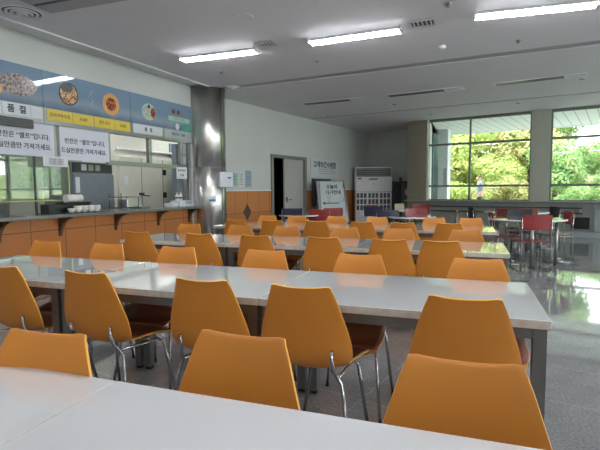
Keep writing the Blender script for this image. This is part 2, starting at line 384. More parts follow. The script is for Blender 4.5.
m = MB(); m.box(-.6, -.47, -.02, .25, 0, H); m.box(-.46, -.28, -.06, .25, 0, H); m.box(-.27, -.01, -.1, .25, 0, H)
struct(m.build('pillar_corner', M['tan'], loc=fr('W'), rz=rz('W')))
# right hand window wall (outside the frame, windows added for ambient daylight)
FR['R'] = (Vector((8.0, 11.9, 0)), math.radians(-90))
struct(MB().box(0, 17, -.02, .2, 0, .86).build('wall_right', M['parapet'], loc=fr('R'), rz=rz('R')))
window('window_added', 0.0, 17, [1.6, 3.2, 4.8, 6.4, 8., 9.6, 11.2, 12.8, 14.4], 'R')

# ------------------------------------------------------------------ ceiling fixtures
def lamp(p, q, label, on=True):
    p, q = Vector(p), Vector(q); c = (p + q) / 2; d = q - p; L = d.length
    t = thing('ceiling_light', label, 'ceiling light', (c.x, c.y, H), math.atan2(d.y, d.x), 'fluorescent ceiling lights')
    MB().box(-L / 2 - .03, L / 2 + .03, -.02, .02, -.02, .0).build('housing', M['ceil'], t)
    for sgn in (-1, 1):
        e = MB().box(-.012, .012, -.08, .08, -.064, .0).build('end_cap', M['ceil'], t, loc=(sgn * (L / 2 + .012), 0, 0))
        yc = sgn * .062; hp = [(yc + .014 * math.cos(PI + PI * k / 8), -.048 + .014 * math.sin(PI + PI * k / 8)) for k in range(9)]
        MB().prism(hp, -L / 2, L / 2, 'X').build('tube', M['lamp'], t)
        MB().box(-L / 2, L / 2, yc - .027, yc + .027, -.047, -.040).build('tube_back', M['ceil'], t)
    return t
lamp((-4.0, 6.13, 0), (-2.8, 6.11, 0), 'lit twin tube ceiling light nearest the stainless column')
lamp((-1.97, 6.03, 0), (-.8, 5.95, 0), 'lit twin tube ceiling light in the middle, beside a small square vent')
lamp((.06, 5.79, 0), (1.26, 5.85, 0), 'lit twin tube ceiling light cut by the top edge at the right')
for i, (x, y) in enumerate([(2.7, 5.7), (4.9, 5.6), (-3.4, 1.9), (-1.4, 1.9), (.7, 1.9), (2.8, 1.9), (4.9, 1.9), (-3.4, -2), (-1.4, -2), (.7, -2), (2.8, -2)]):
    lamp((x - .6, y, 0), (x + .6, y, 0), 'lit twin tube ceiling light out of the picture behind or beside the viewer')

def diffuser(x, y, r, label, rings=4):
    t = thing('round_diffuser', label, 'air vent', (x, y, H))
    m = MB()
    for k in range(rings):
        ro = r * (1 - k / rings * .95); ri = ro - r * .09; z = -.012 - .008 * k
        n = 32; a = []
        for rr, zz in ((ro, z * .4), (ro - .004, z - .006), (ri, z - .002), (ri - r * .04, z * .2)):
            a.append([m.bm.verts.new((rr * math.cos(2 * PI * i / n), rr * math.sin(2 * PI * i / n), zz)) for i in range(n)])
        for u, v in zip(a, a[1:]):
            for i in range(n): m.bm.faces.new((u[i], u[(i + 1) % n], v[(i + 1) % n], v[i]))
    m.build('rings', M['ceil'], t); m = MB(); m.lathe([(r * .93, -.003), (r * .93, -.0005)], n=32); m.build('throat', M['rail'], t)
diffuser(-4.65, 3.99, .22, 'round ringed ceiling vent above the serving counter')
diffuser(-4.28, 8.25, .19, 'round ringed ceiling vent just right of the stainless column top')
o = MB().lathe([(.12, -.005), (.125, 0)], n=32).build('ceiling_speaker', M['ceil'], loc=(-2.45, 4.98, H)); tag(o, 'small flat round speaker cover in the ceiling above the first lamp', 'speaker')
def grille(x, y, w, d, a, label):
    t = thing('ceiling_grille', label, 'air vent', (x, y, H), a)
    MB().box(-w / 2, w / 2, -d / 2, d / 2, -.004, 0).build('backing', M['dark'], t)
    m = MB(); m.box(-w / 2, w / 2, -d / 2, -d / 2 + .02, -.014, 0); m.box(-w / 2, w / 2, d / 2 - .02, d / 2, -.014, 0)
    m.box(-w / 2, -w / 2 + .02, -d / 2, d / 2, -.014, 0); m.box(w / 2 - .02, w / 2, -d / 2, d / 2, -.014, 0); m.build('frame', M['ceil'], t)
    m = MB(); n = int(w / .045)
    for k in range(1, n): m.box(-w / 2 + k * w / n - .008, -w / 2 + k * w / n + .008, -d / 2, d / 2, -.012, -.003)
    m.build('slats', M['ceil'], t)
grille(-2.6, 5.98, .26, .2, 0, 'small square ceiling vent at the right end of the lamp near the column')
grille(-.53, 5.9, .3, .22, -.03, 'small square ceiling vent at the right end of the middle lamp')
def slot(p, q, label):
    p, q = Vector((*p, 0)), Vector((*q, 0)); c = (p + q) / 2; d = q - p; L = d.length
    t = thing('slot_diffuser', label, 'air vent', (c.x, c.y, H), math.atan2(d.y, d.x), 'long slot vents in the ceiling')
    m = MB(); w = .15
    m.box(-L / 2, L / 2, -w, -w + .02, -.014, 0); m.box(-L / 2, L / 2, w - .02, w, -.014, 0); m.box(-L / 2, -L / 2 + .03, -w, w, -.014, 0); m.box(L / 2 - .03, L / 2, -w, w, -.014, 0)
    m.box(L * .26, L * .28, -w, w, -.014, 0); m.build('frame', M['whitetrim'], t)
    MB().box(-L / 2, L * .27, -w + .02, w - .02, -.006, 0).build('dark_backing', M['black'], t)
    m = MB(); m.box(-L / 2, L * .27, -.004, .004, -.006, -.003); m.build('blades', M['ceil'], t)
    m = MB()
    for k in range(8): m.box(L * .28 + k * L * .026, L * .28 + k * L * .026 + .015, -w, w, -.012, 0)
    m.build('end_louvre', M['whitetrim'], t)
slot((-3.61, 10.46), (-2.1, 10.26), 'long slot vent in the ceiling, leftmost of the three')
slot((-1.63, 10.22), (-.08, 9.93), 'long slot vent in the ceiling, middle one of three')
slot((.46, 9.86), (1.97, 9.52), 'long slot vent in the ceiling, rightmost of the three')
t = thing('slot_diffuser', 'unlit grey slot fixture in the ceiling above the counter, cut by the top edge', 'air vent', (-3.55, 4.0, H), 0)
MB().box(-.75, .75, -.34, .05, -.04, 0).build('casing', M['joint1'], t); MB().box(-.72, .72, -.2, -.16, -.044, -.04).build('slot', M['dark'], t)
o = MB().lathe([(.03, -.05), (.05, -.04), (.06, -.02), (.062, 0)], n=24).build('smoke_detector', M['whitetrim'], loc=(-.36, 6.94, H)); tag(o, 'small white dome smoke detector on the ceiling right of the middle lamp', 'smoke detector')
for (x, y), lb in zip(((1.95, 9.95), (1.1, 12.2), (-.95, 13.1), (-1.63, 11.25), (-3.57, 12.3)), ('by the rightmost slot vent', 'above the window column', 'near the corner column', 'between the middle slot vent and the far joint', 'over the doorway side of the hall')):
    t = thing('downlight', 'small round unlit ceiling downlight ' + lb, 'downlight', (x, y, H), 0, 'unlit ceiling downlights')
    MB().lathe([(.085, -.008), (.09, 0)], n=24).build('trim_ring', M['whitetrim'], t); MB().lathe([(.05, -.0095), (.055, -.006)], n=20).build('lens', M['dark'], t)
for (x, y), lb in zip(((-.22, 5.4), (.62, 7.05), (-2.2, 7.0), (-3.9, 7.1)), ('above the middle vent', 'left of the right lamp, near the joint', 'behind the middle lamp', 'beside the column')):
    tag(MB().lathe([(.008, -.04), (.02, -.035), (.02, -.012), (.035, -.01), (.035, .004)], n=12).build('sprinkler_head', M['alu'], loc=(x, y, H)), 'tiny metal sprinkler head in the ceiling ' + lb, 'sprinkler')

# ------------------------------------------------------------------ serving counter
t = thing('serving_counter', 'dark stone counter top on brown brackets along the orange serving wall', 'counter', fr('A'), rz('A'))
MB().box(S0, 4.72, -.27, .5, .885, .92).build('counter_top', M['counter'], t, bevel=.006)
MB().box(S0, 4.72, -.285, -.27, .88, .922).build('front_edge', M['tsteel'], t)
def bracket(s):
    pts = [(0, .885), (0, .61), (-.03, .61)]
    for k in range(9):
        a = PI / 2 * k / 8; pts.append((-.25 + .22 * math.cos(a), .62 + .235 * math.sin(a)))
    pts.append((-.25, .885))
    MB().prism(pts, s - .02, s + .02, 'X').build('bracket', M['bracket'], t)
for s in (.62, 1.48, 2.48, 3.46, 4.33, -.3): bracket(s)

def letter_frame(k, s, y, z): return fr(k, s, y, z)
# opening framework (posts and rail)
t = thing('serving_hatch_frame', 'aluminium frame of posts and rails around the serving opening', 'frame', fr('A'), rz('A'))
MB().box(S0, 4.45, -.02, .1, 2.12, 2.26).build('head_rail', M['alu'], t, bevel=.004)
MB().box(2.40, 4.3, .0, .06, 1.63, 1.70).build('cross_rail', M['alu'], t, bevel=.004)
for s, w in ((1.47, .05), (2.42, .05), (3.33, .07), (4.17, .05), (4.41, .06), (-.2, .05)):
    z0 = .92 if s in (4.41, -.2) or s > 4.3 else (1.65 if s != 1.47 else 1.65)
    MB().box(s - w / 2, s + w / 2, 0, .07, z0, 2.14).build('post', M['alu'], t, bevel=.004)
# menu boards
def menu(s0, s1, label):
    t = thing('menu_board', label, 'menu board', fr('A'), rz('A'), 'menu boards over the counter')
    MB().box(s0 + .003, s1 - .003, -.035, 0, 2.335, 2.82).build('picture_panel', M['menu'], t)
    MB().box(s0 + .003, s1 - .003, -.04, 0, 2.12, 2.333).build('card_rail', M['alu'], t)
    return t
def card(t, s0, s1, m, txt, size, ink='ink', bold=0.0):
    c = MB().box(s0, s1, -.046, -.04, 2.175, 2.325).build('price_card', M[m], t)
    if txt: text(txt, size, M[ink], c, (s0 + s1) / 2, -.047, 2.25, bold=bold)
def dish(t, s, z, rx, rz_, ring, fd, inner=.72):
    c = MB().disc(s, z, rx, rz_, -.0365, -.035).build('dish_picture', M[ring], t)
    MB().disc(s, z, rx * inner, rz_ * inner, -.0375, -.0365).build('food', M[fd], c)
t = menu(-.3, 1.29, 'blue menu board at the left edge with a grain bowl picture and sold out card')
dish(t, .95, 2.56, .26, .135, 'food_seed', 'food_seed', .9)
MB().disc(.66, 2.47, .09, .07, -.04, -.0375).build('side_dish_picture', M['ringorange'], t)
card(t, .4, .715, 'cardwhite', '', .05); card(t, .73, 1.10, 'cardwhite', '품  절', .105, bold=.003); card(t, 1.105, 1.27, 'cardwhite', '', .05)
t = menu(1.29, 2.85, 'blue menu board in the middle with noodle and red dish pictures and yellow price cards')
dish(t, 1.69, 2.575, .155, .155, 'ink', 'food_noodle', .9)
dish(t, 2.45, 2.555, .165, .165, 'ringorange', 'food_red', .6)
card(t, 1.33, 1.73, 'yellow', '김치어묵우동', .06); card(t, 1.735, 2.09, 'yellow', '4,500', .06); card(t, 2.11, 2.50, 'yellow', '왕돈까스', .06); card(t, 2.505, 2.82, 'yellow', '4,500', .06)
m = MB()
for dx in (-.03, .03):
    m.tube([(2.06 + dx, -.0375, 2.47), (2.08 - dx, -.0375, 2.54), (2.06 + dx, -.0375, 2.6), (2.08 - dx, -.0375, 2.68)], .004, 4)
m.build('steam_mark', M['cardwhite'], t)
MB().disc(1.66, 2.66, .10, .06, -.0385, -.0375).build('seaweed', M['dark'], t)
t = menu(2.85, 4.44, 'blue menu board beside the stainless column with rice bowl picture and logo')
dish(t, 3.28, 2.56, .17, .14, 'ringgreen', 'food_rice', .8)
MB().disc(3.38, 2.555, .06, .09, -.0385, -.0375).build('topping', M['food_red'], t)
MB().disc(3.28, 2.65, .03, .035, -.0385, -.0375).build('garnish', M['ink'], t)
for k, s in enumerate((3.92, 4.06, 4.2)): MB().disc(s, 2.66, .045, .045, -.037, -.035).build('round_mark', M['maroon' if k < 2 else 'greyink'], t)
MB().box(3.78, 4.38, -.037, -.035, 2.49, 2.575).build('text_patch', M['ringgreen'], t)
text('맛있는 점심', .065, M['greyink'], t, 4.08, -.038, 2.53)
MB().disc(4.02, 2.40, .055, .06, -.0375, -.035).build('figure_mark', M['cardwhite'], t)
MB().prism([(4.1, 2.34), (4.43, 2.34), (4.43, 2.46), (4.2, 2.47)], -.037, -.035, 'Y').build('green_patch', M['green'], t)
card(t, 2.89, 3.60, 'cardwhite', '품   절', .07, bold=.002); card(t, 3.64, 4.42, 'cardgrey', '자율식당  5,000', .06)
# black panel hanging in front of the first board's card rail
tag(MB().box(-.2, 1.1, -.09, -.05, 2.03, 2.145).build('menu_shelf', M['dark'], loc=fr('A'), rz=rz('A'), bevel=.004), 'black flat bar below the sold out card over the counter', 'bar')
# banners
def banner(s0, s1, z0, z1, label, ts):
    t = thing('hanging_banner', label, 'banner', fr('A'), rz('A'), 'white notice banners over the hatch')
    MB().box(s0, s1, -.03, -.02, z0, z1).build('sheet', M['banner'], t)
    c = (s0 + s1) / 2; zc = (z0 + z1) / 2
    text('반찬은 “셀프”입니다.', ts, M['ink'], t, c, -.032, zc + .035, bold=.0012)
    text('드실만큼만 가져가세요.', ts, M['ink'], t, c - .02, -.032, zc - .095, bold=.0012)
banner(.58, 1.43, 1.685, 2.115, 'white self service banner, left one, partly behind the black bar', .083)
banner(1.52, 2.38, 1.665, 2.115, 'white self service banner, right one, above the blue grey fridge', .082)
t = thing('small_notice', 'small white lettered notice hanging under the left banner', 'notice', fr('A'), rz('A'))
MB().box(1.25, 1.63, -.035, -.03, 1.56, 1.70).build('sheet', M['paper'], t)
for z in (1.65, 1.62, 1.59): text('· 안내 말씀 드립니다', .028, M['ink'], t, 1.44, -.037, z + .008)
# sneeze glass
t = thing('glass_screen', 'glass screen with yellow green edge strips over the left of the counter', 'screen', fr('A'), rz('A'))
MB().box(-1.2, 1.76, .12, .126, 1.1, 1.7).build('glass_pane', M['kglass'], t)
MB().box(-1.2, 1.77, .115, .13, 1.095, 1.107).build('edge_strip', M['yellowtrim'], t)
MB().box(1.753, 1.77, .115, .13, 1.095, 1.60).build('edge_strip', M['yellowtrim'], t)
for s in (.68, 1.25, -.4): MB().box(s - .012, s + .012, .13, .155, .92, 1.7).build('support_post', M['dark'], t)
# kitchen things
def kt(name, label, cat, x=0, y=0, z=0, a=0, group=None): return thing(name, label, cat, fr('A', x, y, z), rz('A') + a, group)
t = kt('refrigerator', 'tall blue grey refrigerator standing behind the serving counter', 'refrigerator', 2.65, .98, 0)
MB().box(-.38, .47, -.3, .35, .05, 1.70).build('body', M['fridge'], t, bevel=.01); MB().box(-.37, .46, -.34, -.3, .1, 1.5).build('door', M['fridge'], t, bevel=.01)
MB().box(-.36, .44, -.32, -.3, 1.53, 1.68).build('control_panel', M['dark'], t)
for k in range(3): MB().box(-.2 + k * .14, -.1 + k * .14, -.325, -.32, 1.56, 1.66).build('display', M['paper' if k == 0 else 'alu'], t)
for k in (-1, 1):
    for j in (-1, 1): MB().box(k * .33 - .03 + .04, k * .33 + .03 + .04, j * .25 - .03 + .02, j * .25 + .05, 0, .05).build('foot', M['black'], t)
MB().box(-.34, -.26, -.345, -.34, 1.2, 1.45).build('notice', M['paper'], t)
t = kt('cold_room', 'cream walk in cold room with a door behind the counter', 'cold room', 0, 0, 0)
MB().box(3.2, 6.0, 1.5, 3.6, 0.0, 2.45).build('wall_panel', M['cooler'], t, bevel=.01)
d = MB().box(4.02, 5.3, 1.43, 1.5, .1, 1.92).build('door', M['cooler'], t, bevel=.01)
MB().box(4.635, 4.642, 1.425, 1.432, .1, 1.9).build('door_seam', M['dark'], d)
m = MB(); m.box(4.55, 4.68, 1.40, 1.43, 1.13, 1.18); m.tube([(4.6, 1.40, 1.14), (4.6, 1.35, 1.12), (4.78, 1.34, 1.11)], .014); m.build('handle', M['dark'], d)
for z in (.5, 1.12, 1.62): MB().box(5.3, 5.38, 1.4, 1.5, z - .06, z + .06).build('hinge', M['black'], t)
MB().box(5.33, 5.345, 1.46, 1.5, .1, 1.9).build('gasket', M['black'], t)
MB().box(4.0, 6.0, 1.46, 1.5, 2.05, 2.09).build('upper_rail', M['whitetrim'], t)
t2 = tag(MB().box(4.85, 5.1, 1.42, 1.428, 1.8, 1.98).build('paper_notice', M['paper'], loc=fr('A'), rz=rz('A')), 'white paper notice on the cold room above its door', 'notice')
tag(MB().box(4.12, 4.24, 1.42, 1.428, 1.35, 1.52).build('paper_notice', M['paper'], loc=fr('A'), rz=rz('A')), 'small white paper on the cold room door beside the fridge', 'notice')
tag(MB().box(5.62, 6.0, 1.47, 1.498, 2.0, 2.3).build('framed_board', M['extglass'], loc=fr('A'), rz=rz('A')), 'bluish framed board high on the cold room beside the column', 'board')
t = kt('glazed_frame_post', 'dark grey upright frame at the right end of the hatch beside the column', 'frame', 4.2, .16, 0)
MB().box(-.06, .12, -.05, .05, .92, 2.1).build('upright', M['fridge'], t, bevel=.004); MB().box(.12, .15, -.05, .05, .92, 2.1).build('light_edge', M['alu'], t)
t = kt('partition_panel', 'grey cream partition panel in the kitchen between cold room and column', 'panel', 5.75, 1.2, 0)
MB().box(-.28, .7, 0, .06, 0, 2.0).build('panel_sheet', M['kwall'], t, bevel=.005); MB().box(-.3, .72, -.01, .07, 2.0, 2.05).build('top_rail', M['alu'], t)
# things on the counter
cz = .92
def ct(name, label, cat, s, y, z=cz, a=0, group=None): return kt(name, label, cat, s, y, z, a, group)
t = ct('cutlery_box', 'black box on the counter holding up the paper towel roll', 'box', 1.62, .03)
MB().box(-.34, .34, -.09, .08, 0, .13).build('body', M['black'], t, bevel=.006); MB().box(-.1, .36, -.1, .085, .13, .15).build('lid', M['black'], t, bevel=.004)
t = ct('paper_towel_roll', 'white paper towel roll lying on the black box', 'paper towel', 1.72, .0, cz + .15 + .055)
m = MB(); m.tube([(-.13, 0, 0), (.13, 0, 0)], .055, 24); m.build('roll', M['china'], t); m = MB(); m.tube([(.129, 0, 0), (.133, 0, 0)], .018, 12); m.build('core', M['dark'], t)
tag(MB().box(1.48, 2.1, -.24, -.075, cz, cz + .012).build('serving_tray', M['dark'], loc=fr('A'), rz=rz('A'), bevel=.003), 'dark flat tray under the row of white bowls', 'tray')
b0 = None
for i, (s, n_) in enumerate(((1.56, 1), (1.665, 2), (1.775, 2), (1.885, 2), (1.99, 2))):
    for k in range(n_):
        lb = f"white china bowl, {['lower', 'upper'][k] if n_ == 2 else 'single'} one in the {['leftmost', 'second', 'middle', 'fourth', 'rightmost'][i]} stack on the counter tray"
        loc = fr('A', s, -.15, cz + .012 + k * .03)
        if b0 is None:
            m = MB(); m.lathe([(.028, 0), (.032, .004), (.05, .03), (.058, .06), (.055, .06), (.047, .032), (.03, .008)], n=24)
            b0 = m.build('soup_bowl', M['china'], loc=loc); tag(b0, lb, 'bowl', 'white bowls stacked on the counter')
        else:
            q = b0.copy(); C.objects.link(q); q.location = loc; q['label'] = lb
t = ct('wire_rack', 'dark wire rack with a steel pan on the counter right of the fridge', 'rack', 2.92, .26)
m = MB()
for z in (.02, .2):
    for y in (-.13, .13): m.tube([(-.17, y, z), (.22, y, z)], .006, 6)
    for x in (-.17, -.04, .09, .22): m.tube([(x, -.13, z), (x, .13, z)], .006, 6)
for x in (-.17, .22):
    for y in (-.13, .13): m.tube([(x, y, 0), (x, y, .27 if x < 0 else .2)], .007, 6)
m.build('wires', M['dark'], t); MB().box(-.02, .19, -.11, .11, .03, .17).build('pan', M['steel'], t, bevel=.01)
tag(MB().box(3.2, 3.42, .12, .38, cz, cz + .03).build('steel_tray', M['tsteel'], loc=fr('A'), rz=rz('A'), bevel=.005), 'flat dark steel tray on the counter before the cold room door', 'tray')
tag(MB().box(3.84, 4.03, .0, .17, cz, cz + .07).build('plastic_container', M['cardwhite'], loc=fr('A'), rz=rz('A'), bevel=.01), 'white plastic tub left of the lettered silver box', 'container')
t = ct('lettered_box', 'pale box with dark lettering at the right end of the counter', 'box', 4.3, .08)
MB().box(-.25, .22, -.1, .12, 0, .11).build('body', M['cardwhite'], t, bevel=.006); text('안내문', .07, M['ink'], t, .03, -.102, .06, sx=1.1)
for i, s in enumerate((4.08, 4.19)):
    t = ct('squeeze_bottle', f"white squeeze bottle with dark label, {['left', 'right'][i]} one on the lettered box", 'bottle', s + .02, .08, cz + .11, 0, 'squeeze bottles on the box')
    MB().lathe([(.034, 0), (.036, .01), (.036, .09), (.02, .12), (.01, .125), (.007, .16)], n=16).build('body', M['china'], t)
    MB().lathe([(.0365, .04), (.0365, .07)], n=16).build('label_band', M['maroon'], t)
t = thing('hanging_sign', 'white pictogram sign hanging in front of the steel cabinet', 'sign', fr('A'), rz('A'))
MB().box(4.0, 4.3, -.012, -.0, 1.44, 1.66).build('plate', M['paper'], t)
for j, zc in enumerate((1.6, 1.51)):
    for i in range(4 if j == 0 else 2): MB().box(4.04 + i * .06 + j * .06, 4.075 + i * .06 + j * .06, -.014, -.012, zc - .018, zc + .018).build('pictogram', M['greyink' if (i + j) % 2 else 'maroon'], t)
# ------------------------------------------------------------------ kitchen lamps
for i, s in enumerate((-1.4, 1.0, 3.3, 5.4)):
    t = thing('kitchen_light', f"lit tube light on the kitchen ceiling, {['first', 'second', 'third', 'fourth'][i]} from the left end", 'ceiling light', fr('A', s, 1.0, 2.9), rz('A'), 'kitchen lights')
    MB().box(-.62, .62, -.08, .08, -.03, 0).build('housing', M['whitetrim'], t); MB().tube([(-.6, 0, -.045), (.6, 0, -.045)], .015, 8).build('tube', M['klamp'], t)

# ------------------------------------------------------------------ notices on wall B
for (s0, s1, z0, z1, mm, lb) in ((.1, .19, 1.3, 1.6, 'ringgreen', 'narrow greenish notice, leftmost beside the column'), (.24, .45, 1.30, 1.60, 'ringgreen', 'pale green and white notice, second from the column'),
                            (.52, .68, 1.29, 1.62, 'paper', 'white lettered notice, third from the column'), (.74, .96, 1.28, 1.67, 'cardgrey', 'tall bluish notice nearest the door')):
    t = thing('wall_notice', lb, 'notice', fr('B'), rz('B'), 'notices on the wall by the column')
    MB().box(s0, s1, -.008, 0, z0, z1).build('sheet', M[mm], t)
    m = MB()
    for k in range(7):
        z = z1 - .04 - k * (z1 - z0 - .06) / 7; m.box(s0 + .02, s1 - .02 - .02 * (k % 3), -.0095, -.008, z - .008, z + .004)
    m.build('text_lines', M['blueink' if mm != 'paper' else 'greyink'], t)
t = thing('wall_sign', 'white lettered sign on the wall right of the door', 'sign', fr('B'), rz('B'))
MB().box(3.76, 5.52, -.02, 0, 1.57, 2.11).build('plate', M['paper'], t, bevel=.004)
text('고객의견수렴함', .2, M['ink'], t, 4.62, -.022, 1.93, sx=1.12, bold=.005)
m = MB()
for k in range(3): m.box(4.2, 5.3, -.0215, -.02, 1.68 + k * .06, 1.70 + k * .06)
m.build('text_lines', M['cardgrey'], t)
t = thing('wall_screen', 'dark flat screen on the wall below the white lettered sign', 'screen', fr('B'), rz('B'))
MB().box(3.82, 4.9, -.08, 0, .72, 1.53).build('case', M['dark'], t, bevel=.01); MB().box(3.87, 4.85, -.083, -.08, .77, 1.48).build('display', M['black'], t)
MB().box(4.98, 5.3, -.03, 0, .9, 1.5).build('side_rack', M['alu'], t)
# whiteboard
t = thing('whiteboard', 'leaning whiteboard on an easel with handwriting and an arrow pointing left', 'whiteboard', (-3.50, 12.62, 0), math.radians(42))
tilt = math.radians(-15)
bd = MB().box(-.42, .42, -.012, .012, 0, 1.16).build('board', M['board'], t, loc=(0, -.12, .31)); bd.rotation_euler.x = tilt
m = MB(); m.box(-.445, -.42, -.016, .016, -.02, 1.18); m.box(.42, .445, -.016, .016, -.02, 1.18); m.box(-.445, .445, -.016, .016, 1.16, 1.18); m.box(-.445, .445, -.016, .016, -.02, 0); m.build('frame', M['alu'], bd)
text('오늘의', .13, M['ink'], bd, .03, -.014, 1.0, bold=.004); text('식사안내', .13, M['ink'], bd, .05, -.014, .84, bold=.004)
m = MB(); m.box(-.25, .2, -.0145, -.013, .525, .55); m.prism([(-.32, .537), (-.24, .49), (-.24, .585)], -.0145, -.013, 'Y')
m.tube([(-.1, -.014, .56), (-.1, -.014, .66), (-.15, -.014, .72), (-.1, -.014, .78), (-.04, -.014, .72), (-.08, -.014, .66)], .005, 4)
m.build('arrow', M['ink'], bd)
m = MB(); m.tube([(.28, -.014, .56), (.24, -.014, .66), (.3, -.014, .76), (.36, -.014, .66), (.32, -.014, .57)], .005, 4); m.build('figure_drawing', M['greyink'], bd)
for sx_ in (-1, 1):
    MB().tube([(sx_ * .4, -.15, 0), (sx_ * .4, -.10, .31), (sx_ * .38, .09, 1.42)], .012, 8).build('leg', M['alu'], t)
    MB().tube([(sx_ * .4, .38, 0), (sx_ * .38, .1, 1.40)], .012, 8).build('leg', M['alu'], t)
# air conditioner
t = thing('air_conditioner', 'large white floor standing air conditioner in the corner', 'air conditioner', (-2.95, 15.6, 0), math.radians(19.5))
w = .6
MB().box(-w, w, -.22, .22, .02, 1.93).build('cabinet_body', M['acwhite'], t, bevel=.012)
MB().box(-w + .03, w - .03, -.235, -.22, 1.62, 1.90).build('outlet_recess', M['black'], t)
m = MB()
for k in range(4): m.box(-w + .03, w - .03, -.245, -.235, 1.66 + k * .065, 1.664 + k * .065)
m.build('louvres', M['acwhite'], t)
MB().box(-.16, .13, -.23, -.22, 1.515, 1.56).build('control_display', M['dark'], t)
bdg = MB().lathe([(.05, 0), (.05, .01)], n=20).build('badge', M['alu'], t); bdg.rotation_euler.x = PI / 2; bdg.location = (-.02, -.22, 1.38)
MB().box(-.53, -.4, -.226, -.22, 1.53, 1.58).build('brand_mark', M['dark'], t)
MB().box(-w + .01, w - .01, -.226, -.22, 1.115, 1.125).build('panel_seam', M['dark'], t)
m = MB()
for r in range(3):
    for cgrp in range(3):
        for c in range(3):
            x = -.56 + cgrp * .385 + c * .118; m.box(x, x + .085, -.23, -.22, .52 + r * .2, .68 + r * .2)
m.build('intake_grilles', M['dark'], t)
# cabinet right of the air conditioner
t = thing('storage_cabinet', 'dark grey cabinet with papers right of the air conditioner', 'cabinet', (-2.06, 15.74, 0), math.radians(19.5))
MB().box(-.27, .27, -.15, .2, 0, 1.46).build('body', M['dark'], t, bevel=.01)
MB().box(.01, .26, -.165, -.15, .1, 1.42).build('door', M['tsteel'], t); MB().box(-.26, -.0, -.165, -.15, .1, 1.42).build('door', M['black'], t)
MB().box(.12, .25, -.17, -.165, 1.0, 1.2).build('paper_note', M['paper'], t)
tag(MB().lathe([(.05, 0), (.06, .1), (.035, .14)], n=16).build('flower_pot', M['maroon'], loc=(-2.05, 15.74, 1.46)), 'small red pot on the dark cabinet by the corner column', 'pot')

# ------------------------------------------------------------------ white cafeteria tables
TL, TW = 1.2, .75
def make_table(label, loc):
    t = thing('cafeteria_table', label, 'table', loc, 0, 'long rows of white cafeteria tables')
    m = MB(); m.box(-TL / 2, TL / 2, 0, TW, .705, .74)
    tp = m.build('tabletop', [M['laminate'], M['edge']], t, bevel=.003)
    for p in tp.data.polygons:
        if abs(p.normal.z) < .5: p.material_index = 1
    m = MB()
    m.box(-TL / 2 + .03, TL / 2 - .03, .02, .045, .66, .705); m.box(-TL / 2 + .03, TL / 2 - .03, TW - .045, TW - .02, .66, .705)
    m.box(-TL / 2 + .03, -TL / 2 + .055, .02, TW - .02, .66, .705); m.box(TL / 2 - .055, TL / 2 - .03, .02, TW - .02, .66, .705)
    m.build('apron', M['tsteel'], t)
    for sx_ in (-1, 1):
        for y in (.04, TW - .04):
            l = MB().box(-.024, .024, -.024, .024, .02, .706).build('leg', M['tsteel'], t, loc=(sx_ * (TL / 2 - .036), y, 0))
            MB().box(-.02, .02, -.02, .02, 0, .02).build('foot', M['black'], l)
    return t
proto = None
for r, (yn, xe, rn) in enumerate(((.215, .346, 'front'), (1.925, .312, 'second'), (3.813, .322, 'third'), (5.651, .33, 'farthest'))):
    for k, kn in enumerate(('right end', 'middle', 'left end')):
        x = xe - .601 - 1.202 * k; lb = f'white laminate cafeteria table at the {kn} of the {rn} row' if kn != 'middle' else f'white laminate cafeteria table in the middle of the {rn} row'
        if proto is None: proto = make_table(lb, (x, yn, 0))
        else: dup(proto, (x, yn, 0), 0, lb)

# ------------------------------------------------------------------ orange shell chairs
def shell_mesh(u_n=12):
    # centre profile (y, z), half width, side lift and side forward offset
    prof = [(-.262, .852, .127, -.004, .006), (-.257, .832, .131, -.002, .008), (-.249, .79, .146, 0, .012), (-.240, .73, .165, 0, .016), (-.232, .67, .184, 0, .020),
            (-.225, .62, .197, 0, .024), (-.219, .575, .204, .0, .028), (-.210, .535, .201, .0, .032), (-.194, .50, .185, .004, .035), (-.165, .472, .160, .010, .035), (-.115, .455, .160, .020, .02),
            (-.05, .447, .185, .036, .0), (.03, .444, .206, .036, 0), (.11, .447, .213, .018, 0), (.17, .448, .212, .002, 0), (.215, .438, .20, -.008, -.004), (.232, .42, .19, -.014, -.01)]
    # resample with catmull-rom
    P = []
    n = len(prof)
    for i in range(n - 1):
        p0, p1, p2, p3 = prof[max(i - 1, 0)], prof[i], prof[i + 1], prof[min(i + 2, n - 1)]
        for k in range(2):
            t = k / 2
            P.append(tuple(.5 * (2 * b + (c - a) * t + (2 * a - 5 * b + 4 * c - d) * t * t + (3 * b - a - 3 * c + d) * t ** 3) for a, b, c, d in zip(p0, p1, p2, p3)))
    P.append(prof[-1]); return P
def grid_shell(P, u_n, wscale=1., zoff=0., dip=.017):
    bm = bmesh.new(); rows = []
    for i, (y, z, w, lift, fwd) in enumerate(P):
        row = []
        for k in range(u_n + 1):
            u = -1 + 2 * k / u_n; a = abs(u) ** 2.2
            dz = lift * a + (dip * (a - 1) + (-.0 if abs(u) < .95 else -.006)) * max(0, 1 - i / 3.0)
            row.append(bm.verts.new((u * w * wscale, y + fwd * a, z + dz + zoff)))
        rows.append(row)
    for a, b in zip(rows, rows[1:]):
        for k in range(u_n):
            f = bm.faces.new((a[k], a[k + 1], b[k + 1], b[k])); f.smooth = True
    return bm
